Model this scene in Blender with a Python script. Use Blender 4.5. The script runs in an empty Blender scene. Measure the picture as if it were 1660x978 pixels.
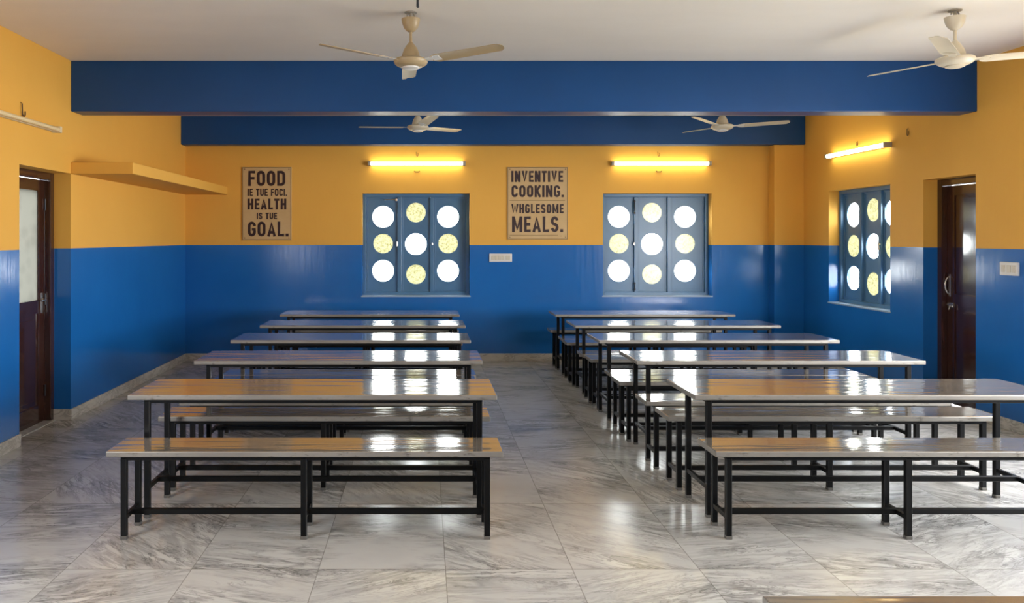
import bpy, bmesh, math, random
from mathutils import Vector, Matrix
random.seed(7)
sc = bpy.context.scene
COL = sc.collection
PI = math.pi

# ------------------------------------------------------------------ layout
F = 1250.0                 # focal length in pixels of the 1660 px wide frame
VX, VY = 688.0, 386.0      # where the optical axis meets the frame
EYE = 1.65
XL, XR = -3.21, 5.02       # side walls
YB, YF = 10.36, -2.2       # back wall (seen) and rear wall (behind the viewer)
HC = 3.26                  # ceiling
DADO = 1.556
WT = 0.26                  # wall thickness

# ------------------------------------------------------------------ object helpers
def tag(o, label=None, cat=None, group=None, kind=None):
    if label: o['label'] = label
    if cat: o['category'] = cat
    if group: o['group'] = group
    if kind: o['kind'] = kind
    return o

def empty(name, loc=(0, 0, 0), rz=0.0):
    o = bpy.data.objects.new(name, None)
    o.empty_display_size = 0.1
    o.location = loc
    o.rotation_euler = (0, 0, rz)
    COL.objects.link(o)
    return o

def obj(name, bm, mat, parent=None, smooth=False, loc=None, mats=None):
    bmesh.ops.recalc_face_normals(bm, faces=bm.faces[:])
    me = bpy.data.meshes.new(name)
    bm.to_mesh(me); bm.free()
    for m in (mats or [mat]):
        me.materials.append(m)
    if smooth:
        for p in me.polygons: p.use_smooth = True
        try: me.set_sharp_from_angle(angle=math.radians(40))
        except Exception: pass
    o = bpy.data.objects.new(name, me)
    COL.objects.link(o)
    if parent: o.parent = parent
    if loc: o.location = loc
    return o

def struct(name, bm, mat, parent=None, **k):
    o = obj(name, bm, mat, parent, **k)
    if parent is None: o['kind'] = 'structure'
    return o

def copy_tree(o, parent=None):
    c = o.copy()
    COL.objects.link(c)
    if parent: c.parent = parent
    for ch in list(o.children):
        copy_tree(ch, c)
    return c

# ------------------------------------------------------------------ mesh helpers
def BM(): return bmesh.new()

def box(bm, x0, x1, y0, y1, z0, z1, bev=0.0, seg=2, mi=0):
    t = bmesh.new()
    vs = [t.verts.new((x, y, z)) for x in (x0, x1) for y in (y0, y1) for z in (z0, z1)]
    for f in ((0,1,3,2),(4,6,7,5),(0,4,5,1),(2,3,7,6),(0,2,6,4),(1,5,7,3)):
        t.faces.new([vs[i] for i in f])
    if bev > 0:
        bmesh.ops.bevel(t, geom=t.edges[:], offset=bev, segments=seg, profile=0.5, affect='EDGES')
    merge(bm, t, mi)

def merge(bm, t, mi=0, mat=None):
    if mat is not None: bmesh.ops.transform(t, matrix=mat, verts=t.verts[:])
    mp = {}
    for v in t.verts: mp[v] = bm.verts.new(v.co)
    for f in t.faces:
        try:
            nf = bm.faces.new([mp[v] for v in f.verts])
            nf.material_index = mi
        except ValueError: pass
    t.free()

def lathe(bm, prof, seg=40, cx=0, cy=0, mi=0):
    rings = []
    for r, z in prof:
        if r < 1e-5: rings.append([bm.verts.new((cx, cy, z))])
        else: rings.append([bm.verts.new((cx + r*math.cos(2*PI*i/seg), cy + r*math.sin(2*PI*i/seg), z)) for i in range(seg)])
    for a, b in zip(rings[:-1], rings[1:]):
        for i in range(seg):
            j = (i+1) % seg
            if len(a) == 1 and len(b) == 1: continue
            if len(a) == 1: f = bm.faces.new((a[0], b[i], b[j]))
            elif len(b) == 1: f = bm.faces.new((a[i], b[0], a[j]))
            else: f = bm.faces.new((a[i], b[i], b[j], a[j]))
            f.material_index = mi

def tube(bm, pts, r, seg=10, mi=0):
    pts = [Vector(p) for p in pts]
    rings = []
    up = Vector((0.123, 0.456, 0.88)).normalized()
    for i, p in enumerate(pts):
        d = (pts[min(i+1, len(pts)-1)] - pts[max(i-1, 0)]).normalized()
        a = d.cross(up).normalized(); b = d.cross(a).normalized()
        rings.append([bm.verts.new(p + a*r*math.cos(2*PI*k/seg) + b*r*math.sin(2*PI*k/seg)) for k in range(seg)])
    for A, B in zip(rings[:-1], rings[1:]):
        for k in range(seg):
            j = (k+1) % seg
            bm.faces.new((A[k], A[j], B[j], B[k])).material_index = mi
    bm.faces.new(rings[0]).material_index = mi
    bm.faces.new(rings[-1]).material_index = mi

def plate_hole(bm, x0, x1, z0, z1, y0, y1, cx, cz, r, n=56):
    """rectangular plate (thickness y0..y1) pierced by one round hole"""
    angs = [2*PI*i/n for i in range(n)]
    for (x, z) in ((x0, z0), (x1, z0), (x1, z1), (x0, z1)):
        angs.append(math.atan2(z-cz, x-cx) % (2*PI))
    angs = sorted(set(round(a, 5) for a in angs))
    ring = []
    for a in angs:
        c, s = math.cos(a), math.sin(a)
        t = 1e9
        if c > 1e-9: t = min(t, (x1-cx)/c)
        if c < -1e-9: t = min(t, (x0-cx)/c)
        if s > 1e-9: t = min(t, (z1-cz)/s)
        if s < -1e-9: t = min(t, (z0-cz)/s)
        ring.append(tuple(bm.verts.new(p) for p in (
            (cx+r*c, y0, cz+r*s), (cx+t*c, y0, cz+t*s), (cx+r*c, y1, cz+r*s), (cx+t*c, y1, cz+t*s))))
    m = len(ring)
    for i in range(m):
        a, b = ring[i], ring[(i+1) % m]
        bm.faces.new((a[0], a[1], b[1], b[0]))
        bm.faces.new((a[2], b[2], b[3], a[3]))
        bm.faces.new((a[0], b[0], b[2], a[2]))
        bm.faces.new((a[1], a[3], b[3], b[1]))

def disc(bm, cx, cz, y0, y1, r, n=48, back=0):
    A = [bm.verts.new((cx+r*math.cos(2*PI*i/n), y0, cz+r*math.sin(2*PI*i/n))) for i in range(n)]
    B = [bm.verts.new((cx+r*math.cos(2*PI*i/n), y1, cz+r*math.sin(2*PI*i/n))) for i in range(n)]
    bm.faces.new(A); bm.faces.new(B).material_index = back
    for i in range(n):
        j = (i+1) % n
        bm.faces.new((A[i], A[j], B[j], B[i])).material_index = back

# ------------------------------------------------------------------ materials
def srgb(r, g, b):
    def c(v):
        v /= 255.0
        return v/12.92 if v <= 0.04045 else ((v+0.055)/1.055)**2.4
    return (c(r), c(g), c(b), 1.0)

class NT:
    def __init__(s, name):
        s.m = bpy.data.materials.new(name); s.m.use_nodes = True
        s.t = s.m.node_tree; s.t.nodes.clear()
        s.out = s.t.nodes.new('ShaderNodeOutputMaterial')
    def n(s, typ, ins=None, **k):
        x = s.t.nodes.new(typ)
        for a, v in k.items(): setattr(x, a, v)
        for a, v in (ins or {}).items():
            if isinstance(v, bpy.types.NodeSocket): s.t.links.new(v, x.inputs[a])
            else: x.inputs[a].default_value = v
        return x
    def math(s, op, a, b=None, c=None):
        ins = {0: a}
        if b is not None: ins[1] = b
        if c is not None: ins[2] = c
        return s.n('ShaderNodeMath', ins, operation=op).outputs[0]
    def mix(s, f, a, b):
        return s.n('ShaderNodeMix', {0: f, 6: a, 7: b}, data_type='RGBA').outputs[2]
    def fmix(s, f, a, b):
        return s.n('ShaderNodeMix', {0: f, 2: a, 3: b}, data_type='FLOAT').outputs[0]
    def ramp(s, fac, stops):
        r = s.n('ShaderNodeValToRGB', {0: fac}); e = r.color_ramp.elements
        while len(e) < len(stops): e.new(0.5)
        for el, (p, c) in zip(e, stops): el.position = p; el.color = c
        return r.outputs[0]
    def pos(s): return s.n('ShaderNodeNewGeometry').outputs['Position']
    def noise(s, vec, scale, detail=4, rough=0.55, dist=0.0):
        return s.n('ShaderNodeTexNoise', {'Vector': vec, 'Scale': scale, 'Detail': detail, 'Roughness': rough, 'Distortion': dist}).outputs[0]
    def mapped(s, vec, scale=(1, 1, 1), loc=(0, 0, 0)):
        return s.n('ShaderNodeMapping', {'Vector': vec, 'Scale': scale, 'Location': loc}).outputs[0]
    def bump(s, h, strength, dist=0.01):
        return s.n('ShaderNodeBump', {'Height': h, 'Strength': strength, 'Distance': dist}).outputs[0]
    def finish(s, **ins):
        p = s.n('ShaderNodeBsdfPrincipled', ins)
        s.t.links.new(p.outputs[0], s.out.inputs[0])
        return s.m

def plain(name, col, rough=0.5, metal=0.0, var=0.06, scale=6.0, spec=0.5):
    N = NT(name)
    nz = N.noise(N.n('ShaderNodeTexCoord').outputs['Object'], scale, 4)
    dark = tuple(c*(1-var*2) for c in col[:3]) + (1,)
    lite = tuple(min(1, c*(1+var)) for c in col[:3]) + (1,)
    return N.finish(**{'Base Color': N.mix(nz, dark, lite), 'Roughness': rough, 'Metallic': metal, 'Specular IOR Level': spec})

YEL = (0.80, 0.43, 0.055, 1)
BLU = (0.012, 0.105, 0.36, 1)

def wall_paint():
    N = NT('two_tone_wall_paint')
    p = N.pos()
    z = N.n('ShaderNodeSeparateXYZ', {0: p}).outputs[2]
    up = N.math('GREATER_THAN', z, DADO)
    big = N.noise(p, 1.3, 5, 0.6)
    fine = N.noise(N.mapped(p, (30, 30, 4)), 1.0, 4, 0.6)
    yel = N.mix(big, (0.72, 0.375, 0.062, 1), (0.79, 0.435, 0.083, 1))
    blu = N.mix(big, (0.008, 0.108, 0.37, 1), (0.012, 0.150, 0.49, 1))
    colr = N.mix(up, blu, yel)
    brush = N.noise(N.mapped(p, (26, 26, 2.2)), 1.0, 3, 0.6)
    rough = N.fmix(up, N.fmix(brush, 0.10, 0.26), 0.62)
    h = N.math('ADD', N.math('MULTIPLY', brush, 0.7), N.math('MULTIPLY', fine, 0.3))
    bstr = N.bump(h, 0.20, 0.006)
    return N.finish(**{'Base Color': colr, 'Roughness': rough, 'Normal': bstr,
                       'Specular IOR Level': N.fmix(up, 0.5, 0.25)})

def beam_paint():
    N = NT('shade_darkened_beam_enamel')
    p = N.pos()
    big = N.noise(p, 1.6, 5, 0.6)
    h = N.noise(N.mapped(p, (3, 20, 20)), 1.0, 3, 0.6)
    return N.finish(**{'Base Color': N.mix(big, (0.003, 0.048, 0.165, 1), (0.004, 0.068, 0.23, 1)),  # dado blue darkened in colour, for the dimmer light on the beams
                       'Roughness': 0.36, 'Specular IOR Level': 0.35, 'Normal': N.bump(h, 0.15, 0.004)})

def marble_floor():
    N = NT('polished_marble_slabs')
    p = N.pos()
    s = N.n('ShaderNodeSeparateXYZ', {0: p})
    W, L = 0.632, 0.95
    u = N.math('DIVIDE', N.math('SUBTRACT', s.outputs[0], 0.105), W)
    v = N.math('DIVIDE', N.math('SUBTRACT', s.outputs[1], 3.84), L)
    iu, iv = N.math('FLOOR', u), N.math('FLOOR', v)
    cell = N.n('ShaderNodeCombineXYZ', {0: iu, 1: iv, 2: 0.0}).outputs[0]
    wn = N.n('ShaderNodeTexWhiteNoise', {'Vector': cell}, noise_dimensions='3D')
    off = N.n('ShaderNodeVectorMath', {0: wn.outputs[1], 1: (9.0, 9.0, 9.0)}, operation='MULTIPLY').outputs[0]
    ang = N.math('MULTIPLY_ADD', wn.outputs[0], 1.7, -0.45)
    rot = N.n('ShaderNodeVectorRotate', {'Vector': p, 'Angle': ang}, rotation_type='Z_AXIS').outputs[0]
    q = N.n('ShaderNodeVectorMath', {0: rot, 1: off}, operation='ADD').outputs[0]
    st = N.mapped(q, (1.1, 5.5, 1))
    vein = N.noise(st, 1.5, 7, 0.62, 0.9)
    band = N.ramp(vein, [(0.40, (0, 0, 0, 1)), (0.485, (1, 1, 1, 1)), (0.52, (0.85, 0.85, 0.85, 1)), (0.60, (0, 0, 0, 1))])
    thin = N.noise(N.mapped(q, (1.6, 9, 1), (4, 2, 0)), 1.6, 8, 0.66, 1.4)
    thinb = N.ramp(thin, [(0.47, (0, 0, 0, 1)), (0.50, (1, 1, 1, 1)), (0.53, (0, 0, 0, 1))])
    cloud = N.noise(N.mapped(q, (1, 2.2, 1), (1, 7, 0)), 1.4, 4)
    mask = N.ramp(cloud, [(0.36, (0, 0, 0, 1)), (0.60, (1, 1, 1, 1))])
    base = N.mix(cloud, (0.38, 0.38, 0.365, 1), (0.60, 0.60, 0.58, 1))
    warm = N.mix(N.math('MULTIPLY', wn.outputs[0], 0.5), base, (0.50, 0.48, 0.44, 1))
    c1 = N.mix(N.math('MULTIPLY', N.math('MULTIPLY', band, mask), 0.62), warm, (0.13, 0.13, 0.128, 1))
    c2 = N.mix(N.math('MULTIPLY', N.math('MULTIPLY', thinb, mask), 0.75), c1, (0.065, 0.063, 0.06, 1))
    fu = N.math('MULTIPLY', N.math('ABSOLUTE', N.math('SUBTRACT', N.math('FRACT', u), 0.5)), W)
    fv = N.math('MULTIPLY', N.math('ABSOLUTE', N.math('SUBTRACT', N.math('FRACT', v), 0.5)), L)
    g = N.math('MAXIMUM', N.math('GREATER_THAN', fu, W/2-0.0022), N.math('GREATER_THAN', fv, L/2-0.0022))
    colr = N.mix(N.math('MULTIPLY', g, 0.65), c2, (0.14, 0.13, 0.115, 1))
    sm = N.noise(p, 3.0, 4)
    rough = N.fmix(sm, 0.15, 0.26)
    return N.finish(**{'Base Color': colr, 'Roughness': rough, 'Specular IOR Level': 0.8,
                       'Normal': N.bump(N.noise(p, 5.0, 2), 0.05, 0.01)})

def marble_skirting():
    N = NT('marble_skirting')
    p = N.pos()
    v = N.noise(N.mapped(p, (3, 3, 9)), 1.5, 6, 0.65, 1.0)
    c = N.ramp(v, [(0.3, (0.60, 0.59, 0.55, 1)), (0.47, (0.54, 0.53, 0.49, 1)), (0.52, (0.33, 0.32, 0.295, 1)), (0.58, (0.58, 0.57, 0.53, 1))])
    return N.finish(**{'Base Color': c, 'Roughness': 0.3})

def ceiling_paint():
    N = NT('ceiling_whitewash')
    p = N.pos()
    a = N.noise(N.mapped(p, (0.6, 1.6, 1)), 1.6, 6, 0.6)
    return N.finish(**{'Base Color': N.mix(a, (0.78, 0.735, 0.645, 1), (0.88, 0.835, 0.745, 1)), 'Roughness': 0.75,
                       'Normal': N.bump(N.noise(p, 22, 4), 0.12, 0.004), 'Specular IOR Level': 0.3})

def steel_top():
    N = NT('worn_steel_sheet')
    t = N.n('ShaderNodeTexCoord').outputs['Object']
    info = N.n('ShaderNodeObjectInfo').outputs['Random']
    q = N.n('ShaderNodeVectorMath', {0: t, 1: N.n('ShaderNodeCombineXYZ', {0: N.math('MULTIPLY', info, 7.0), 1: info, 2: 0.0}).outputs[0]}, operation='ADD').outputs[0]
    grain = N.noise(N.mapped(q, (1.2, 30, 1)), 1.5, 4, 0.6)
    wear = N.noise(N.mapped(q, (2, 5, 1)), 1.6, 6, 0.65)
    rough = N.fmix(wear, 0.07, 0.17)
    wave = N.noise(N.mapped(q, (1.0, 11.0, 1)), 1.2, 2)
    col = N.mix(wear, (0.25, 0.215, 0.175, 1), (0.38, 0.34, 0.29, 1))
    h = N.math('ADD', N.math('MULTIPLY', wave, 1.0), N.math('MULTIPLY', grain, 0.02))
    return N.finish(**{'Base Color': col, 'Metallic': 0.50, 'Coat Weight': 1.0, 'Coat Roughness': 0.085, 'Coat Normal': N.bump(h, 0.14, 0.02), 'Roughness': rough, 'Normal': N.bump(h, 0.19, 0.02)})

def steel_edge():
    N = NT('scuffed_top_edge')
    t = N.n('ShaderNodeTexCoord').outputs['Object']
    sc_ = N.noise(N.mapped(t, (7, 7, 40)), 1.6, 6, 0.7)
    lo = N.noise(N.mapped(t, (1.2, 1, 1)), 1.5, 2)
    chips = N.math('MULTIPLY', N.ramp(sc_, [(0.56, (0, 0, 0, 1)), (0.62, (1, 1, 1, 1))]), N.ramp(lo, [(0.45, (0, 0, 0, 1)), (0.55, (1, 1, 1, 1))]))
    base = N.mix(lo, (0.12, 0.112, 0.098, 1), (0.34, 0.325, 0.29, 1))
    return N.finish(**{'Base Color': N.mix(chips, base, (0.10, 0.085, 0.07, 1)), 'Metallic': 0.35, 'Roughness': 0.38})

def wood():
    N = NT('dark_varnished_wood')
    t = N.n('ShaderNodeTexCoord').outputs['Object']
    g = N.noise(N.mapped(t, (26, 26, 1.6)), 1.0, 6, 0.65, 0.6)
    c = N.mix(g, (0.020, 0.007, 0.005, 1), (0.062, 0.022, 0.015, 1))
    h = N.noise(N.mapped(t, (40, 40, 2.0)), 1.0, 3)
    return N.finish(**{'Base Color': c, 'Roughness': 0.13, 'Normal': N.bump(h, 0.07, 0.006), 'Coat Weight': 0.6, 'Coat Roughness': 0.06})

def clear_glass():
    N = NT('clear_window_glass')
    tr = N.n('ShaderNodeBsdfTransparent', {'Color': (0.95, 0.97, 0.96, 1)})
    gl = N.n('ShaderNodeBsdfGlossy', {'Roughness': 0.03, 'Color': (1, 1, 1, 1)})
    fr = N.math('MULTIPLY_ADD', N.n('ShaderNodeLayerWeight', {'Blend': 0.25}).outputs[1], 0.25, 0.03)
    mx = N.n('ShaderNodeMixShader', {0: fr, 1: tr.outputs[0], 2: gl.outputs[0]})
    N.t.links.new(mx.outputs[0], N.out.inputs[0])
    return N.m

def pattern_glass(name, c1, c2, scale):
    N = NT(name)
    t = N.n('ShaderNodeTexCoord').outputs['Object']
    vo = N.n('ShaderNodeTexVoronoi', {'Vector': t, 'Scale': scale}).outputs[0]
    nz = N.noise(t, scale*0.5, 3)
    f = N.math('MULTIPLY_ADD', nz, 0.8, N.math('MULTIPLY', vo, 0.5))
    col = N.ramp(f, [(0.42, c1), (0.72, c2)])
    tl = N.n('ShaderNodeBsdfTranslucent', {'Color': col})
    gl = N.n('ShaderNodeBsdfGlossy', {'Roughness': 0.2, 'Color': (1, 1, 1, 1)})
    mx = N.n('ShaderNodeMixShader', {0: 0.04, 1: tl.outputs[0], 2: gl.outputs[0]})
    N.t.links.new(mx.outputs[0], N.out.inputs[0])
    return N.m

def emitter(name, col, strength):
    N = NT(name)
    e = N.n('ShaderNodeEmission', {'Color': col, 'Strength': strength})
    N.t.links.new(e.outputs[0], N.out.inputs[0])
    return N.m

def sign_face():
    N = NT('aged_sign_board')
    t = N.n('ShaderNodeTexCoord').outputs['Object']
    a = N.noise(t, 4.0, 6, 0.6)
    b = N.noise(N.mapped(t, (6, 6, 14)), 3, 3)
    c = N.mix(a, (0.50, 0.32, 0.125, 1), (0.66, 0.47, 0.24, 1))
    return N.finish(**{'Base Color': N.mix(N.math('MULTIPLY', b, 0.25), c, (0.40, 0.26, 0.10, 1)), 'Roughness': 0.6})

WORLD = 17.0
M = dict(
    wall=wall_paint(), beam=beam_paint(), floor=marble_floor(), skirt=marble_skirting(), ceil=ceiling_paint(),
    top=steel_top(), edge=steel_edge(),
    iron=plain('black_enamelled_steel', (0.003, 0.0033, 0.0035, 1), 0.38, 0.0, 0.06, 6.0, 0.17),
    ferrule=plain('worn_leg_tip', (0.10, 0.095, 0.085, 1), 0.5),
    wood=wood(),
    shutter=plain('haze_lightened_shutter_enamel', (0.075, 0.185, 0.33, 1), 0.30, 0.0, 0.10),  # blue lightened and greyed in colour for the haze around bright panes
    sill=plain('sill_enamel_painted_highlight', (0.30, 0.42, 0.55, 1), 0.28),  # pale colour stands in for light caught along the sill
    brass=plain('worn_bright_steel', (0.62, 0.60, 0.56, 1), 0.25, 0.9),
    dull=plain('dull_dark_steel', (0.05, 0.055, 0.065, 1), 0.4, 0.6),
    cream=plain('cream_fan_enamel', (0.43, 0.33, 0.185, 1), 0.38, 0.0, 0.05),
    ivory=plain('ivory_fan_enamel', (0.62, 0.55, 0.41, 1), 0.38, 0.0, 0.05),
    batten=plain('lamp_batten_cream', (0.66, 0.56, 0.36, 1), 0.45),
    offtube=plain('unlit_tube_glass', (0.76, 0.60, 0.33, 1), 0.3),
    cap=plain('grey_lamp_cap', (0.35, 0.32, 0.26, 1), 0.4),
    plastic=plain('white_switch_plastic', (0.72, 0.72, 0.68, 1), 0.4),
    rocker=plain('ivory_rocker_plastic', (0.60, 0.56, 0.46, 1), 0.4),
    rust=plain('rusty_wire', (0.10, 0.055, 0.025, 1), 0.6, 0.5),
    text=plain('dark_maroon_lettering', (0.030, 0.010, 0.010, 1), 0.6),
    board=sign_face(),
    boardedge=plain('brown_board_edge', (0.30, 0.19, 0.07, 1), 0.6),
    clear=clear_glass(),
    amber=pattern_glass('yellow_figured_glass', (0.042, 0.040, 0.015, 1), (0.088, 0.084, 0.046, 1), 48),
    frost=pattern_glass('grey_frosted_glass', (0.031, 0.031, 0.027, 1), (0.037, 0.037, 0.032, 1), 9),
    tube=emitter('lit_fluorescent_tube', (1.0, 0.90, 0.52, 1), 12.0),
)

# ------------------------------------------------------------------ room shell
def wall_along(name, axis, face, outward, a0, a1, z1, holes, mat=None):
    """wall slab; axis 'x' or 'y' is its run, face is the inner plane, outward +1/-1"""
    bm = BM()
    cuts = sorted(set([a0, a1] + [h[0] for h in holes] + [h[1] for h in holes]))
    zc = sorted(set([0.0, z1] + [h[2] for h in holes] + [h[3] for h in holes]))
    def inside(a, z):
        return any(h[0] < a < h[1] and h[2] < z < h[3] for h in holes)
    f0, f1 = sorted((face, face + outward*WT))
    for i in range(len(cuts)-1):
        run = None
        for k in range(len(zc)-1):
            am, zm = (cuts[i]+cuts[i+1])/2, (zc[k]+zc[k+1])/2
            if inside(am, zm): continue
            b = (cuts[i], cuts[i+1], zc[k], zc[k+1])
            if axis == 'x': box(bm, b[0], b[1], f0, f1, b[2], b[3])
            else: box(bm, f0, f1, b[0], b[1], b[2], b[3])
    return struct(name, bm, mat or M['wall'])

WZ0, WZ1 = 0.87, 2.252           # window sill and head
def X_back(px): return (px-VX)*YB/F
W1 = (X_back(587), X_back(761.5)); W2 = (X_back(977.5), X_back(1154))
RW = (8.31, 9.57)                # window in the right-hand wall, along y
LD = (6.11, 7.0); RD = (7.02, 7.76)
DH = 2.235

bm = BM(); box(bm, XL-WT, XR+WT, YF-WT, YB+WT, -0.12, 0.0); struct('floor', bm, M['floor'])
bm = BM(); box(bm, XL-WT, XR+WT, YF-WT, YB+WT, HC, HC+0.15); struct('ceiling', bm, M['ceil'])
wall_along('wall_back', 'x', YB, 1, XL-WT, XR+WT, HC, [(W1[0], W1[1], WZ0, WZ1), (W2[0], W2[1], WZ0, WZ1)])
wall_along('wall_left', 'y', XL, -1, YF, YB, HC, [(LD[0], LD[1], 0.0, DH), (0.2, 2.8, 0.95, 2.25)])  # last hole: added opening out of view, to brighten the opposite wall
wall_along('wall_right', 'y', XR, 1, YF, YB, HC, [(RW[0], RW[1], 0.855, 2.235), (RD[0], RD[1], 0.0, DH), (1.6, 6.2, 0.75, 2.36)])  # last hole: unseen opening, placed and sized for the light it gives
wall_along('wall_front', 'x', YF, -1, XL-WT, XR+WT, HC, [])
# roof beams, corner pier
bm = BM(); box(bm, XL, XR, 7.0, 7.235, 2.80, HC, 0.006); struct('trim_1', bm, M['beam'])
bm = BM(); box(bm, XL, XR, 10.16, YB, 2.882, HC, 0.006); struct('trim_2', bm, M['beam'])
bm = BM(); box(bm, 4.625, XR, 10.19, YB, 0.0, 2.882, 0.004); struct('trim_3', bm, M['wall'])

# marble skirting
SK, ST = 0.098, 0.016
bm = BM()
box(bm, XL, XL+ST, YF, LD[0], 0, SK, 0.003)
box(bm, XL, XL+ST, LD[1]-ST, YB, 0, SK, 0.003)
box(bm, XL-0.20, XL, LD[1]-ST, LD[1], 0, SK, 0.003)
struct('baseboard_left', bm, M['skirt'])
bm = BM()
box(bm, XR-ST, XR, YF, RD[0], 0, SK, 0.003)
box(bm, XR-ST, XR, RD[1], 10.19, 0, SK, 0.003)
box(bm, XR, XR+0.13, RD[1]-ST, RD[1], 0, SK, 0.003)
struct('baseboard_right', bm, M['skirt'])
bm = BM()
box(bm, XL+ST, 4.625, YB-ST, YB, 0, SK, 0.003)
box(bm, 4.625-ST, 4.625, 10.19-ST, YB-ST, 0, SK, 0.003)
box(bm, 4.625, XR-ST, 10.19-ST, 10.19, 0, SK, 0.003)
struct('baseboard_back', bm, M['skirt'])

# plaster storage ledge
bm = BM(); box(bm, XL, -2.645, 7.0, YB, 2.232, 2.337, 0.005)
led = struct('trim_4', bm, M['wall'])

# ------------------------------------------------------------------ windows
def make_window(name, loc, rz, W, H, cols, rows_outer, rows_mid, bolts):
    """local x along the wall, y outward, z up; origin at the inner lower corner of the opening"""
    REC, FD, FB = 0.125, 0.085, 0.045
    ms = []
    bounds = [0.0] + ms + [W]
    mx = [(cols[0]+cols[1])/2, (cols[1]+cols[2])/2]
    bm = BM()
    y0, y1 = REC, REC+FD
    box(bm, 0, FB, y0, y1, 0, H, 0.004); box(bm, W-FB, W, y0, y1, 0, H, 0.004)
    box(bm, FB, W-FB, y0, y1, 0, FB, 0.004); box(bm, FB, W-FB, y0, y1, H-FB, H, 0.004)
    for m in mx: box(bm, m-0.026, m+0.026, y0+0.008, y1, FB, H-FB, 0.004)
    root = obj(name, bm, M['shutter'], None, loc=loc)
    root.rotation_euler = (0, 0, rz); root['kind'] = 'structure'
    edges = [FB] + mx + [W-FB]
    for i in range(3):
        xa = edges[i] + (0.026 if i else 0.0); xb = edges[i+1] - (0.026 if i < 2 else 0.0)
        rows = rows_mid if i == 1 else rows_outer
        bm = BM()
        zs = [FB, (rows[0]+rows[1])/2, (rows[1]+rows[2])/2, H-FB]
        for k in range(3):
            clear = (k == 1) == (i == 1)
            r = 0.146 if clear else 0.134  # clear holes drawn wider to stand in for the bloom of bright panes
            plate_hole(bm, xa, xb, zs[k], zs[k+1], y0+0.045, y0+0.060, cols[i], rows[k], r)
        # thin welded border on the leaf
        w = 0.022
        box(bm, xa, xa+w, y0+0.038, y0+0.046, FB, H-FB, 0.002); box(bm, xb-w, xb, y0+0.038, y0+0.046, FB, H-FB, 0.002)
        box(bm, xa+w, xb-w, y0+0.038, y0+0.046, FB, FB+w, 0.002); box(bm, xa+w, xb-w, y0+0.038, y0+0.046, H-FB-w, H-FB, 0.002)
        leaf = obj('shutter_leaf', bm, M['shutter'], root)
        for k in range(3):
            clear = (k == 1) == (i == 1)
            r = 0.146 if clear else 0.134  # same bloom-widened size for the clear panes
            bm = BM(); disc(bm, cols[i], rows[k], y0+0.050, y0+0.055, r, 48, 1)
            pane = obj('round_pane', bm, None, leaf, mats=[M['clear'] if clear else M['amber'], M['clear']])
            pane['label'] = 'clear round pane full of daylight' if clear else 'yellow figured glass pane'
    # sill
    bm = BM(); box(bm, -0.012, W+0.012, -0.010, REC, -0.014, 0.004, 0.003)
    obj('window_sill', bm, M['sill'], root)
    # tower bolts
    for (bx, bz, ln, horiz) in bolts:
        bm = BM()
        if horiz:
            tube(bm, [(bx-ln, y0-0.004, bz), (bx, y0-0.004, bz)], 0.006)
            box(bm, bx-0.012, bx+0.014, y0-0.012, y0+0.012, bz-0.018, bz+0.014, 0.003)
        else:
            tube(bm, [(bx, y0-0.006, bz-ln/2), (bx, y0-0.006, bz+ln/2)], 0.006)
            box(bm, bx-0.012, bx+0.012, y0-0.008, y0+0.010, bz-ln/2+0.01, bz-ln/2+0.03, 0.002)
            box(bm, bx-0.012, bx+0.012, y0-0.008, y0+0.010, bz+ln/2-0.03, bz+ln/2-0.01, 0.002)
        obj('bolt', bm, M['brass'] if horiz or ln < 0.1 else M['dull'], root)
    return root

H_B = WZ1-WZ0
ro, rm = (0.3315, 0.704, 1.069), (0.285, 0.697, 1.128)
make_window('window_1', (W1[0], YB, WZ0), 0, W1[1]-W1[0], H_B, [X_back(620)-W1[0], X_back(674)-W1[0], X_back(727)-W1[0]], ro, rm,
            [(0.455, 1.30, 0.16, True), (0.464, 0.70, 0.06, False), (0.945, 0.70, 0.03, False)])
make_window('window_2', (W2[0], YB, WZ0), 0, W2[1]-W2[0], H_B, [X_back(1008.5)-W2[0], X_back(1063)-W2[0], X_back(1117.5)-W2[0]], ro, rm,
            [(0.46, 1.20, 0.20, False), (0.46, 0.12, 0.12, False), (0.455, 0.70, 0.05, False)])
make_window('window_3', (XR, RW[1], 0.855), -PI/2, RW[1]-RW[0], 1.38, [0.245, 0.655, 1.02], (0.31, 0.70, 1.075), (0.265, 0.70, 1.12),
            [(0.845, 0.70, 0.09, False)])

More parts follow.
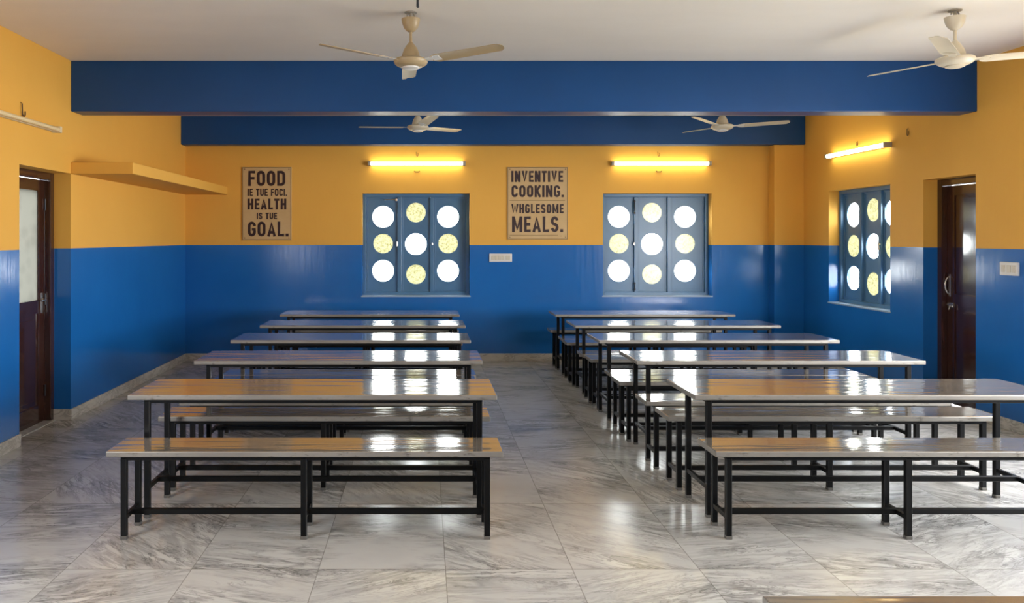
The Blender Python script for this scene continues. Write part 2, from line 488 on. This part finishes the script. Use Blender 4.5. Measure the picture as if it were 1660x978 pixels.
# ------------------------------------------------------------------ doors
def make_door(name, loc, rz, W, H, depth, glazed):
    JW, JD = 0.065, 0.11
    bm = BM()
    y0 = depth; y1 = depth+JD-0.005
    if depth + JD > WT: y1 = WT
    box(bm, 0, JW, y0, y1, 0, H, 0.005); box(bm, W-JW, W, y0, y1, 0, H, 0.005)
    box(bm, JW, W-JW, y0, y1, H-JW, H, 0.005)
    root = obj(name, bm, M['wood'], None, loc=loc)
    root.rotation_euler = (0, 0, rz); root['kind'] = 'structure'
    L0, L1, Z0, Z1 = JW+0.002, W-JW-0.002, 0.008, H-JW-0.002
    ya, yb = y0+0.058, y1-0.004
    sw = 0.10
    bm = BM()
    box(bm, L0, L0+sw, ya, yb, Z0, Z1, 0.004); box(bm, L1-sw, L1, ya, yb, Z0, Z1, 0.004)
    mid = 1.04
    box(bm, L0+sw, L1-sw, ya, yb, Z0, Z0+0.16, 0.004)
    box(bm, L0+sw, L1-sw, ya, yb, mid-0.06, mid+0.06, 0.004)
    box(bm, L0+sw, L1-sw, ya, yb, Z1-0.10, Z1, 0.004)
    leaf = obj('door_leaf', bm, M['wood'], root)
    bm = BM()
    box(bm, L0+sw-0.005, L1-sw+0.005, ya+0.012, yb-0.006, Z0+0.15, mid-0.05, 0.0)
    box(bm, L0+sw+0.05, L1-sw-0.05, ya+0.004, ya+0.014, Z0+0.21, mid-0.11, 0.004)
    obj('lower_panel', bm, M['wood'], leaf)
    bm = BM()
    if glazed:
        box(bm, L0+sw-0.004, L1-sw+0.004, ya+0.014, ya+0.020, mid+0.055, Z1-0.095)
        bm.normal_update()
        for f in bm.faces: f.material_index = 0 if abs(f.normal.y) > 0.5 and f.calc_center_median().y < ya+0.017 else 1
        obj('glass_pane', bm, None, leaf, mats=[M['frost'], M['clear']])
    else:
        box(bm, L0+sw-0.005, L1-sw+0.005, ya+0.012, yb-0.006, mid+0.05, Z1-0.09)
        box(bm, L0+sw+0.02, L1-sw-0.02, ya+0.003, ya+0.014, mid+0.08, Z1-0.12, 0.004)
        obj('upper_panel', bm, M['wood'], leaf)
    return root, leaf, (L0, L1, ya, Z0, Z1)

d1, lf, q = make_door('door_1', (XL, LD[0], 0), PI/2, LD[1]-LD[0], DH, 0.15, True)
bm = BM()
hx = q[1]-0.045
box(bm, hx-0.016, hx+0.016, q[2]-0.006, q[2]+0.001, 0.98, 1.16, 0.002)
tube(bm, [(hx, q[2]-0.004, 1.10), (hx, q[2]-0.04, 1.10), (hx-0.03, q[2]-0.045, 1.10), (hx-0.10, q[2]-0.043, 1.095)], 0.008)
obj('handle', bm, M['brass'], lf)
for hz in (0.28, 1.10, 1.95):
    bm = BM()
    hx2 = q[1]+0.004
    tube(bm, [(hx2, q[2]-0.006, hz-0.05), (hx2, q[2]-0.006, hz+0.05)], 0.008)
    obj('hinge', bm, M['dull'], d1)
bm = BM(); box(bm, 0.02, LD[1]-LD[0]-0.02, 0.12, 0.26, 0.0, 0.007, 0.002)
obj('threshold', bm, M['skirt'], d1)

d2, lf2, q2 = make_door('door_2', (XR, RD[1], 0), -PI/2, RD[1]-RD[0], DH, 0.14, False)
bm = BM()
hx = q2[0]+0.035
pts = []
for k in range(13):
    a = -PI/2 + PI*k/12
    pts.append((hx, q2[2]-0.055*math.cos(a)*0.8-0.002, 1.18+0.085*math.sin(a)))
tube(bm, pts, 0.007)
box(bm, hx-0.014, hx+0.014, q2[2]-0.006, q2[2]+0.002, 1.07, 1.29, 0.003)
obj('handle', bm, M['brass'], lf2)
bm = BM()
box(bm, hx-0.018, hx+0.06, q2[2]-0.012, q2[2]+0.002, 0.965, 1.01, 0.003)
tube(bm, [(hx-0.02, q2[2]-0.016, 0.988), (hx+0.08, q2[2]-0.016, 0.988)], 0.008)
tube(bm, [(hx+0.03, q2[2]-0.016, 0.988), (hx+0.03, q2[2]-0.03, 0.94)], 0.006)
obj('latch', bm, M['brass'], lf2)

# ------------------------------------------------------------------ tables and benches
LEN = 2.16
def make_desk(name, depth, height, top_t, inset_x, leg_front, leg_back, bar_z, mid_leg):
    """origin: floor point under the front corner at low x; x to the right, y away"""
    root = empty(name)
    bm = BM()
    t = bmesh.new(); box(t, 0, LEN, 0, depth, height-top_t, height, 0.005, 2)
    for f in t.faces: pass
    merge(bm, t)
    bm.normal_update()
    for f in bm.faces: f.material_index = 0 if f.normal.z > 0.5 else 1
    top = obj('tabletop' if depth > 0.4 else 'seat', bm, None, root, mats=[M['top'], M['edge']])
    h1 = height-top_t
    lt, rt = 0.032, 0.026
    xs = [inset_x, LEN-inset_x]
    # rails right under the top
    bm = BM()
    for yy in (leg_front, leg_back):
        box(bm, xs[0]-lt/2, xs[1]+lt/2, yy-rt/2, yy+rt/2, h1-rt, h1, 0.002, 1)
    for xx in xs + ([LEN/2-0.03] if mid_leg else []):
        box(bm, xx-rt/2, xx+rt/2, leg_front, leg_back, h1-rt, h1-0.0005, 0.002, 1)
    obj('top_frame', bm, M['iron'], root)
    lx = xs + ([LEN/2-0.03+0.02] if mid_leg else [])
    for xx in lx:
        for yy in (leg_front, leg_back):
            bm = BM(); box(bm, xx-lt/2, xx+lt/2, yy-lt/2, yy+lt/2, 0.012, h1-rt*0.5, 0.003, 1)
            leg = obj('leg', bm, M['iron'], root)
            bm = BM(); box(bm, xx-lt/2-0.0015, xx+lt/2+0.0015, yy-lt/2-0.0015, yy+lt/2+0.0015, 0.0, 0.020, 0.003, 1)
            obj('foot_cap', bm, M['ferrule'], leg)
        bm = BM(); box(bm, xx-0.012, xx+0.012, leg_front+lt/2-0.004, leg_back-lt/2+0.004, bar_z-0.013, bar_z+0.013, 0.002, 1)
        obj('cross_bar', bm, M['iron'], root)
    ym = (leg_front+leg_back)/2
    bm = BM(); box(bm, xs[0]-0.006, xs[1]+0.006, ym-0.014, ym+0.014, bar_z-0.015, bar_z+0.015, 0.002, 1)
    obj('long_bar', bm, M['iron'], root)
    return root

table0 = make_desk('dining_table', 0.53, 0.732, 0.030, 0.10, 0.055, 0.405, 0.174, False)
bench0 = make_desk('bench', 0.295, 0.490, 0.032, 0.085, 0.045, 0.250, 0.116, True)

TY = [4.50, 5.76, 6.92, 8.09, 9.25]
fro = [-0.02, 0.0, -0.10, -0.12, -0.10]     # far edge of the near bench relative to table front
rea = [0.80, 0.745, 0.74, 0.74, 0.74]
ORD = ['front', 'second', 'third', 'fourth', 'last']
SIDES = [(-1.735, 'glazed-door row', 'row under the food sign'),
         (1.578, 'side-window row', 'row beneath the second round-paned window')]
first_t = first_b = True
for si, (x0, row, grp) in enumerate(SIDES):
    for k, ty in enumerate(TY):
        jx = [0.0, 0.01, -0.008, 0.006, -0.004][k]
        t = table0 if first_t else copy_tree(table0); first_t = False
        t.location = (x0+jx, ty, 0)
        if k == 0: lab = 'long steel-topped table closest to camera in the ' + row
        elif k == 4: lab = 'long steel-topped table against the back wall in the ' + row
        else: lab = f'long steel-topped table, {ORD[k]} from the front in the ' + row
        tag(t, lab, 'table', 'dining tables in the ' + grp)
        for side, off in (('near', fro[k]), ('far', rea[k])):
            b = bench0 if first_b else copy_tree(bench0); first_b = False
            b.location = (x0+0.004-jx, ty+off-0.295, 0)
            lab = f'low steel-topped bench on the {side} side of the {ORD[k]} table in the ' + row
            tag(b, lab, 'bench', 'benches in the ' + grp)
b = copy_tree(bench0); b.location = (1.094, 2.5-0.295, 0)
tag(b, 'bench cut off by the bottom frame edge, standing alone before all tables', 'bench', 'benches in the row beneath the second round-paned window')

# ------------------------------------------------------------------ ceiling fans
def make_fan(name, loc, angs, mat, capmat, motor_label):
    """origin at the ceiling; parts hang below"""
    root = empty(name, loc)
    bm = BM()
    tube(bm, [(0, 0, 0), (0, 0, -0.05)], 0.012)
    tube(bm, [(-0.028, 0, -0.03), (-0.02, 0, -0.008), (0.0, 0, -0.002), (0.02, 0, -0.008), (0.028, 0, -0.03)], 0.006)
    lathe(bm, [(0.0, 0.0), (0.045, 0.0), (0.045, -0.006), (0.0, -0.008)], 28)
    obj('hanger', bm, M['cap'], root, smooth=True)
    bm = BM()
    lathe(bm, [(0.060, -0.050), (0.067, -0.048), (0.066, -0.056), (0.060, -0.085), (0.048, -0.114), (0.030, -0.134), (0.016, -0.142), (0.012, -0.142)], 40)
    lathe(bm, [(0.060, -0.050), (0.054, -0.070), (0.0, -0.080)], 40)
    obj('canopy', bm, mat, root, smooth=True)
    bm = BM(); lathe(bm, [(0.011, -0.06), (0.011, -0.235)], 20); obj('down_rod', bm, mat, root, smooth=True)
    bm = BM()
    lathe(bm, [(0.012, -0.212), (0.020, -0.222), (0.036, -0.242), (0.052, -0.270), (0.062, -0.300), (0.066, -0.328), (0.066, -0.330)], 40)
    mo = obj('motor_cover', bm, mat, root, smooth=True)
    bm = BM()
    lathe(bm, [(0.0, -0.326), (0.066, -0.327), (0.108, -0.333), (0.121, -0.343), (0.122, -0.356), (0.113, -0.370), (0.096, -0.382), (0.076, -0.390), (0.0, -0.396)], 48)
    obj('motor', bm, mat, root, smooth=True)
    bm = BM(); lathe(bm, [(0.0, -0.393), (0.062, -0.391), (0.060, -0.400), (0.044, -0.406), (0.0, -0.408)], 36)
    obj('bottom_cap', bm, capmat, root, smooth=True)
    for a in angs:
        R = Matrix.Rotation(math.radians(a), 4, 'Z')
        T = Matrix.Translation((0, 0, -0.350))
        P = Matrix.Rotation(math.radians(-2.5), 4, 'Y') @ Matrix.Rotation(math.radians(-11), 4, 'X')
        # blade: rounded plank with a shallow camber
        t = bmesh.new()
        nx, ny = 22, 7
        r0, r1 = 0.165, 0.705
        grid = []
        for zt in (0.0018, -0.0018):
            g = []
            for i in range(nx):
                s = i/(nx-1); x = r0+(r1-r0)*s
                wl = 0.062-0.008*s; wt = 0.058-0.004*s
                if s < 0.10: k = 0.55+0.45*math.sin(s/0.10*PI/2); wl *= k; wt *= k
                if s > 0.94:
                    k = math.sqrt(max(0.0, 1-((s-0.94)/0.06)**2)); k = 0.45+0.55*k; wl *= k; wt *= k
                row = []
                for j in range(ny):
                    q = j/(ny-1)*2-1
                    y = q*(wl if q > 0 else wt)
                    row.append(t.verts.new((x, y, zt - 0.006*(q*q))))
                g.append(row)
            grid.append(g)
        for g, fl in ((grid[0], 0), (grid[1], 1)):
            for i in range(nx-1):
                for j in range(ny-1):
                    t.faces.new((g[i][j], g[i+1][j], g[i+1][j+1], g[i][j+1]))
        A, B = grid
        for i in range(nx-1):
            t.faces.new((A[i][0], B[i][0], B[i+1][0], A[i+1][0])); t.faces.new((A[i][-1], A[i+1][-1], B[i+1][-1], B[i][-1]))
        for j in range(ny-1):
            t.faces.new((A[0][j], A[0][j+1], B[0][j+1], B[0][j])); t.faces.new((A[-1][j], B[-1][j], B[-1][j+1], A[-1][j+1]))
        bm = BM(); merge(bm, t, 0, R @ T @ P)
        bl = obj('blade', bm, mat, root, smooth=True)
        t = bmesh.new()
        box(t, 0.085, 0.20, -0.022, 0.022, -0.0055, -0.0020, 0.0015, 1)
        box(t, 0.17, 0.235, -0.040, 0.040, -0.0060, -0.0025, 0.0015, 1)
        for (sx, sy) in ((0.185, 0.026), (0.185, -0.026), (0.222, 0.0)):
            lathe(t, [(0.0, -0.009), (0.005, -0.008), (0.006, -0.006)], 10, sx, sy)
        bm = BM(); merge(bm, t, 0, R @ T @ P)
        obj('blade_bracket', bm, capmat, bl)
    return root

f1 = make_fan('ceiling_fan', (-0.097, 5.5, HC), (92.5, 212.5, 332.5), M['cream'], M['plastic'], '')
tag(f1, 'beige ceiling fan hanging before the blue beam above the aisle', 'ceiling fan')
f2 = make_fan('ceiling_fan', (3.75, 5.45, HC), (108, 228, 348), M['ivory'], M['ivory'], '')
tag(f2, 'ivory ceiling fan cut by the frame edge, nearest the wooden panelled door', 'ceiling fan')
f3 = make_fan('ceiling_fan', (-0.075, 8.75, HC), (165, 285, 45), M['ivory'], M['plastic'], '')
tag(f3, 'small far ceiling fan behind the beam, above the lamp over the first window', 'ceiling fan')
f4 = make_fan('ceiling_fan', (3.36, 8.7, HC), (106, 226, 346), M['ivory'], M['plastic'], '')
tag(f4, 'small far ceiling fan behind the beam, above the corner with two lit lamps', 'ceiling fan')

# ------------------------------------------------------------------ tube lamps
def make_lamp(name, loc, rz, length, lit):
    """local x along the wall, y towards the wall, origin at the wall behind the middle of the batten"""
    root = empty(name, loc, rz)
    h = length/2
    bm = BM()
    box(bm, -h, h, -0.030, 0.0, -0.020, 0.020, 0.004)
    obj('batten', bm, M['batten'], root)
    bm = BM()
    tr = 0.024 if lit else 0.018  # lit tube drawn thicker to stand in for its bloom
    tube(bm, [(-h+0.03, -0.056, 0.0), (h-0.03, -0.056, 0.0)], tr, 16)
    o = obj('tube', bm, M['tube'] if lit else M['offtube'], root, smooth=True)
    for s in (-1, 1):
        bm = BM(); x = s*(h-0.012)
        box(bm, x-0.019, x+0.019, -0.080, 0.0, -0.028, 0.028, 0.005)
        obj('lamp_holder', bm, M['cap'] if lit else M['batten'], root)
    return root

ZT = EYE+(VY-265)*10.3/F
l1 = make_lamp('wall_lamp', (X_back(675.5), YB, ZT), 0, 1.29, True)
tag(l1, 'lit fluorescent tube lamp above the window beside the food sign', 'lamp')
l2 = make_lamp('wall_lamp', (X_back(1070), YB, ZT), 0, 1.32, True)
tag(l2, 'lit fluorescent tube lamp above the window near the corner pier', 'lamp')
l3 = make_lamp('wall_lamp', (XR, 8.90, 2.655), -PI/2, 1.24, True)
tag(l3, 'lit fluorescent tube lamp on the side wall above the recessed window', 'lamp')
l4 = make_lamp('wall_lamp', (XL, 6.13, 2.585), PI/2, 1.06, False)
tag(l4, 'unlit fluorescent tube lamp above the glazed wooden door', 'lamp')

def hook(name, loc, rz, label, drop=0.09):
    bm = BM()
    w_ = 0.022 if drop > 0.08 else 0.012
    hr = 0.005 if drop > 0.08 else 0.0035
    pts = [(0, 0.0, drop), (0, -0.012, drop*0.9), (0.0, -0.014, 0.02)]
    tube(bm, pts, hr, 8)
    pts = [(0, -0.014, 0.02)] + [(w_-w_*math.cos(a), -0.014, 0.012-0.02*math.sin(a)) for a in [PI*k/8 for k in range(9)]] + [(2*w_, -0.014, 0.035)]
    tube(bm, pts, hr, 8)
    o = obj(name, bm, M['rust'], None, smooth=True, loc=loc)
    o.rotation_euler = (0, 0, rz)
    return tag(o, label, 'hook', 'wire hooks on the walls')
hook('wire_hook', (XL, 6.13, 2.63), PI/2, 'rusty wire hook standing above the unlit tube lamp', 0.10)
hook('wire_hook', (X_back(675), YB, 2.755), 0, 'tiny wire hook above the lit lamp beside the food sign', 0.05)
hook('wire_hook', (X_back(1066), YB, 2.755), 0, 'tiny wire hook above the lit lamp near the corner pier', 0.05)
hook('wire_hook', (XR, 8.93, 2.72), -PI/2, 'tiny wire hook above the lit lamp on the side wall', 0.05)
hook('wire_hook', (XR, 8.0, 2.72), -PI/2, 'wire hook alone on the bare yellow wall between side window and panelled door', 0.07)
for (px, lab) in ((676, 'small cable clip below the lit lamp beside the food sign'), (1068, 'small cable clip below the lit lamp near the corner pier')):
    bm = BM()
    tube(bm, [(-0.035, -0.004, 0.012), (-0.02, -0.012, 0.0), (0.02, -0.012, 0.0), (0.035, -0.004, 0.012)], 0.006, 8)
    o = obj('cable_clip', bm, M['rust'], None, smooth=True, loc=(X_back(px), YB, EYE+(VY-279)*YB/F))
    tag(o, lab, 'clip', 'cable clips under the lit lamps')
bm = BM()
tube(bm, [(0, 0, 0.0), (0, 0, -0.10)], 0.008, 10)
lathe(bm, [(0.0, 0.0), (0.02, 0.0), (0.02, -0.005), (0.008, -0.012)], 16)
tube(bm, [(0, 0, -0.085), (0.0, 0.006, -0.10), (0.002, 0, -0.104)], 0.009, 10)
o = obj('ceiling_hook', bm, M['dull'], None, smooth=True, loc=((677-VX)*5.02/F, 5.02, HC))
tag(o, 'short black hook hanging from the ceiling in front of the beige fan', 'hook')

# ------------------------------------------------------------------ lettering
def arc(cx, cy, rx, ry, a0, a1, n=8):
    return [(cx+rx*math.cos(math.radians(a0+(a1-a0)*i/n)), cy+ry*math.sin(math.radians(a0+(a1-a0)*i/n))) for i in range(n+1)]
def glyph(ch, w, h, t):
    """centre lines of a condensed capital in a w x h box with stroke t; returns open/closed polylines"""
    e = t/2; x0, x1, y0, y1, m = e, w-e, e, h-e, h*0.5
    r = (x1-x0)/2; cx = w/2; ry = min(r*1.15, h*0.28)
    if ch == 'O': return [(arc(cx, y1-ry, r, ry, 0, 180) + arc(cx, y0+ry, r, ry, 180, 360), True)]
    if ch == 'C': return [(arc(cx, y1-ry, r, ry, -8, 180) + arc(cx, y0+ry, r, ry, 180, 368), False)]
    if ch == 'G': return [(arc(cx, y1-ry, r, ry, -4, 180) + arc(cx, y0+ry, r, ry, 180, 360) + [(x1, h*0.47), (cx, h*0.47)], False)]
    if ch == 'U': return [([(x0, h)] + arc(cx, y0+ry, r, ry, 180, 360) + [(x1, h)], False)]
    if ch == 'D': return [([(x0, y0), (x0, y1)] + arc(cx, y1-ry, r, ry, 90, 0) + arc(cx, y0+ry, r, ry, 0, -90), True)]
    if ch == 'S':
        q = (h-t)/4
        return [(arc(cx, y1-q, r, q, 10, 90, 6) + arc(cx, y1-q, r, q, 90, 235, 10) + arc(cx, y0+q, r, q, 55, -90, 10) + arc(cx, y0+q, r, q, -90, -170, 6), False)]
    if ch == 'F': return [([(x0, 0), (x0, y1), (w, y1)], False), ([(x0, m), (w*0.92, m)], False)]
    if ch == 'E': return [([(w, y0), (x0, y0), (x0, y1), (w, y1)], False), ([(x0, m), (w*0.92, m)], False)]
    if ch == 'L': return [([(x0, h), (x0, y0), (w, y0)], False)]
    if ch == 'I': return [([(w/2, 0), (w/2, h)], False)]
    if ch == 'T': return [([(0, y1), (w, y1)], False), ([(w/2, 0), (w/2, y1)], False)]
    if ch == 'H': return [([(x0, 0), (x0, h)], False), ([(x1, 0), (x1, h)], False), ([(x0, m), (x1, m)], False)]
    if ch == 'N': return [([(x0, 0), (x0, h)], False), ([(x1, 0), (x1, h)], False), ([(x0+0.1*t, h-0.2*t), (x1-0.1*t, 0.2*t)], False)]
    if ch == 'M': return [([(x0, 0), (x0, h)], False), ([(x1, 0), (x1, h)], False), ([(x0, h-0.3*t), (cx, h*0.22), (x1, h-0.3*t)], False)]
    if ch == 'W': return [([(x0*0.8, h), (w*0.27, y0*1.15), (cx, h*0.80), (w*0.73, y0*1.15), (w-x0*0.8, h)], False)]
    if ch == 'V': return [([(x0*0.9, h), (cx, y0*1.15), (w-x0*0.9, h)], False)]
    if ch == 'A': return [([(x0*0.9, 0), (cx, h-y0*1.15), (w-x0*0.9, 0)], False), ([(w*0.24, h*0.28), (w*0.76, h*0.28)], False)]
    if ch == 'K': return [([(x0, 0), (x0, h)], False), ([(x0, h*0.36), (w-x0*0.6, h)], False), ([(x0+(x1-x0)*0.32, h*0.55), (w-x0*0.6, 0)], False)]
    if ch == '.': return [([(w/2, 0), (w/2, t*1.05)], False)]
    return []
REL = {'I': None, '.': None, ' ': 0.45, 'M': 1.32, 'W': 1.45, 'N': 1.05, 'V': 1.06, 'A': 1.08, 'E': 0.86, 'F': 0.84, 'L': 0.82, 'T': 0.90}
def ribbon(bm, pts, closed, t, y0, y1, ox, oz):
    n = len(pts); P = [Vector((p[0], p[1])) for p in pts]
    clean = [P[0]]
    for p in P[1:]:
        if (p-clean[-1]).length > 1e-6: clean.append(p)
    if closed and (clean[0]-clean[-1]).length < 1e-6: clean.pop()
    P = clean; n = len(P)
    L = []; Rr = []
    for i in range(n):
        a = P[i-1] if (i > 0 or closed) else None
        b = P[(i+1) % n] if (i < n-1 or closed) else None
        d0 = (P[i]-a).normalized() if a is not None else None
        d1 = (b-P[i]).normalized() if b is not None else None
        if d0 is None: d0 = d1
        if d1 is None: d1 = d0
        n0 = Vector((-d0.y, d0.x)); n1 = Vector((-d1.y, d1.x))
        mm = n0+n1
        mm = mm.normalized() if mm.length > 1e-6 else n0
        k = min(1.18, 1/max(0.3, mm.dot(n0)))
        L.append(P[i]+mm*k*t/2); Rr.append(P[i]-mm*k*t/2)
    def v(p, y): return bm.verts.new((ox+p.x, y, oz+p.y))
    ring = [(v(L[i], y0), v(Rr[i], y0), v(L[i], y1), v(Rr[i], y1)) for i in range(n)]
    for i in range(n if closed else n-1):
        a, b = ring[i], ring[(i+1) % n]
        bm.faces.new((a[0], a[1], b[1], b[0])); bm.faces.new((a[2], b[2], b[3], a[3]))
        bm.faces.new((a[0], b[0], b[2], a[2])); bm.faces.new((a[1], a[3], b[3], b[1]))
    if not closed:
        for q in (ring[0], ring[-1]): bm.faces.new((q[0], q[2], q[3], q[1]))
def text_line(s, x0, x1, z0, z1, tr, gapr=0.30):
    """one line of capitals filling the box, on the face of a board (y = 0 towards the viewer is negative)"""
    h = z1-z0; t = h*tr; gap = t*gapr*2
    nrel = 0.0; fixed = gap*(len(s)-1)
    for ch in s:
        r = REL.get(ch, 1.0)
        if ch in 'I.': fixed += t
        else: nrel += r
    u = ((x1-x0)-fixed)/nrel
    bm = BM(); x = x0; yk = 0
    for i, ch in enumerate(s):
        w = t if ch in 'I.' else u*REL.get(ch, 1.0)
        for j, (pts, cl) in enumerate(glyph(ch, w, h, t)):
            ribbon(bm, pts, cl, t, -0.0030-0.0002*j, 0.0, x, z0)
        x += w+gap
    return bm

SCL = YB/F
def sign(name, px0, px1, py0, py1, lines, label, rules=(), scr=7.19, ox=385, oy=262):
    D = 0.018
    Wd, Hd = (px1-px0)*SCL, (py1-py0)*SCL
    root = empty(name, ((px0-VX)*SCL, YB, EYE+(VY-py1)*SCL))
    bm = BM(); box(bm, 0, Wd, -D, -0.001, 0, Hd, 0.003)
    obj('board', bm, M['board'], root)
    bm = BM(); w = 0.014
    for (a, b, c, d) in ((0.004, w, 0.004, Hd-0.004), (Wd-w, Wd-0.004, 0.004, Hd-0.004), (w, Wd-w, 0.004, w), (w, Wd-w, Hd-w, Hd-0.004)):
        box(bm, a, b, -D-0.002, -D+0.001, c, d, 0.0008, 1)
    obj('border', bm, M['boardedge'], root)
    def lx(c): return (ox+c/scr-px0)*SCL
    def lz(c): return (py1-(oy+c/scr))*SCL
    for (s, xa, xb, ya, yb, tr) in lines:
        b = text_line(s, lx(xa), lx(xb), lz(yb), lz(ya), tr)
        bmesh.ops.translate(b, vec=(0, -D, 0), verts=b.verts[:])
        obj('lettering', b, M['text'], root)
    for (xa, xb, yc) in rules:
        bm = BM(); box(bm, lx(xa), lx(xb), -D-0.002, -D+0.001, lz(yc)-0.004, lz(yc)+0.004)
        obj('ruled_line', bm, M['boardedge'], root)
    for (sx, sz) in ((0.035, 0.03), (Wd-0.035, 0.03), (0.035, Hd-0.03), (Wd-0.035, Hd-0.03)):
        bm = BM(); disc(bm, sx, sz, -D-0.004, -D, 0.009, 14)
        obj('screw', bm, M['boardedge'], root)
    return tag(root, label, 'sign')
sign('wall_sign', 393, 473, 271, 389.5, [
    ('FOOD', 128, 560, 108, 286, 0.185), ('IE TUE FOCI.', 122, 580, 318, 402, 0.175), ('HEALTH', 122, 572, 434, 560, 0.20),
    ('IS TUE', 228, 465, 598, 672, 0.20), ('GOAL.', 125, 598, 700, 873, 0.185)],
    'tan sign board reading food and health in dark capitals, beside the ledge')
sign('wall_sign', 822, 920.5, 271, 388.5, [
    ('INVENTIVE', 120, 722, 110, 240, 0.19), ('COOKING.', 122, 730, 278, 416, 0.19), ('WHGLESOME', 122, 728, 496, 604, 0.20), ('MEALS.', 128, 722, 640, 823, 0.18)],
    'tan sign board reading inventive cooking, hung between the two back windows', rules=((100, 745, 455), (100, 660, 858), (690, 706, 868), (738, 756, 868)), ox=812)

# ------------------------------------------------------------------ switch plates
def switch(name, loc, rz, w, h, xs, label):
    root = empty(name, loc, rz)
    bm = BM(); box(bm, -w/2, w/2, -0.022, -0.001, -h/2, h/2, 0.005); obj('plate', bm, M['plastic'], root)
    for (a, b, kind) in xs:
        bm = BM()
        if kind == 's':
            box(bm, a, b, -0.030, -0.020, -h*0.27, h*0.27, 0.003); obj('switch', bm, M['rocker'], root)
        else:
            box(bm, a, b, -0.025, -0.020, -h*0.27, h*0.27, 0.003)
            obj('socket', bm, M['rocker'], root)
    return tag(root, label, 'switch plate')
switch('switch_plate', (X_back(811.5), YB, EYE+(VY-418)*SCL), 0, 0.305, 0.112,
       [(-0.125, -0.085, 's'), (-0.08, -0.04, 's'), (-0.035, 0.005, 's'), (0.01, 0.05, 's'), (0.065, 0.125, 'k')],
       'wide white switch plate on the blue back wall under the inventive cooking sign')
switch('switch_plate', (XR, 6.60, EYE-50*6.6/F), -PI/2, 0.205, 0.115,
       [(-0.075, -0.04, 's'), (-0.02, 0.03, 'k'), (0.045, 0.08, 's')],
       'small white switch plate on the side wall past the panelled door')

# ------------------------------------------------------------------ light
w = bpy.data.worlds.new('hazy_daylight'); sc.world = w; w.use_nodes = True
nt = w.node_tree; nt.nodes.clear()
wo = nt.nodes.new('ShaderNodeOutputWorld'); bg = nt.nodes.new('ShaderNodeBackground')
bg.inputs[1].default_value = WORLD
# bright hazy sky over duller ground
tc = nt.nodes.new('ShaderNodeTexCoord'); sp = nt.nodes.new('ShaderNodeSeparateXYZ'); rp = nt.nodes.new('ShaderNodeValToRGB')
mp = nt.nodes.new('ShaderNodeMath'); mp.operation = 'MULTIPLY_ADD'; mp.inputs[1].default_value = 0.5; mp.inputs[2].default_value = 0.5
nt.links.new(tc.outputs['Generated'], sp.inputs[0]); nt.links.new(sp.outputs[2], mp.inputs[0]); nt.links.new(mp.outputs[0], rp.inputs[0])
rp.color_ramp.elements[0].position = 0.36; rp.color_ramp.elements[0].color = (0.30, 0.29, 0.26, 1)
rp.color_ramp.elements[1].position = 0.44; rp.color_ramp.elements[1].color = (0.98, 0.99, 1.0, 1)
nt.links.new(rp.outputs[0], bg.inputs[0])
nt.links.new(bg.outputs[0], wo.inputs[0])

def daylight(name, loc, rot, sx, sy, power, col, portal=False):
    L = bpy.data.lights.new(name, 'AREA'); L.shape = 'RECTANGLE'; L.size = sx; L.size_y = sy
    L.energy = power; L.color = col
    if portal: L.cycles.is_portal = True
    o = bpy.data.objects.new(name, L); o.location = loc; o.rotation_euler = rot
    COL.objects.link(o)
    return o
# portals at the seen windows and the two added, unseen side openings
daylight('portal_unseen_right_opening', (XR+0.2, 3.9, 1.555), (PI/2, 0, PI/2), 4.6, 1.61, 1, (1, 1, 1), True)
daylight('portal_added_left_opening', (XL-0.2, 1.5, 1.6), (PI/2, 0, -PI/2), 2.6, 1.3, 1, (1, 1, 1), True)
daylight('portal_back_window', ((W1[0]+W1[1])/2, YB+0.2, 1.56), (PI/2, 0, PI), 1.46, 1.38, 1, (1, 1, 1), True)
daylight('portal_corner_window', ((W2[0]+W2[1])/2, YB+0.2, 1.56), (PI/2, 0, PI), 1.46, 1.38, 1, (1, 1, 1), True)
daylight('portal_recessed_window', (XR+0.24, (RW[0]+RW[1])/2, 1.545), (PI/2, 0, PI/2), 1.26, 1.38, 1, (1, 1, 1), True)

# ------------------------------------------------------------------ camera and colour
cd = bpy.data.cameras.new('camera'); cam = bpy.data.objects.new('camera', cd); COL.objects.link(cam)
cam.location = (0, 0, EYE); cam.rotation_euler = (PI/2, 0, 0)
cd.sensor_fit = 'HORIZONTAL'; cd.sensor_width = 36.0
cd.lens = F*36.0/1660.0
cd.shift_x = (830-VX)/1660.0; cd.shift_y = -(489-VY)/1660.0
cd.clip_start = 0.05; cd.clip_end = 200
sc.camera = cam

sc.view_settings.view_transform = 'Standard'
sc.view_settings.look = 'None'
sc.view_settings.gamma = 1.0
sc.view_settings.exposure = 0.45
sc.view_settings.use_curve_mapping = False
sc.cycles.use_denoising = True
sc.cycles.max_bounces = 10
sc.cycles.diffuse_bounces = 6
sc.cycles.glossy_bounces = 5
sc.cycles.transparent_max_bounces = 8
sc.cycles.sample_clamp_indirect = 6.0
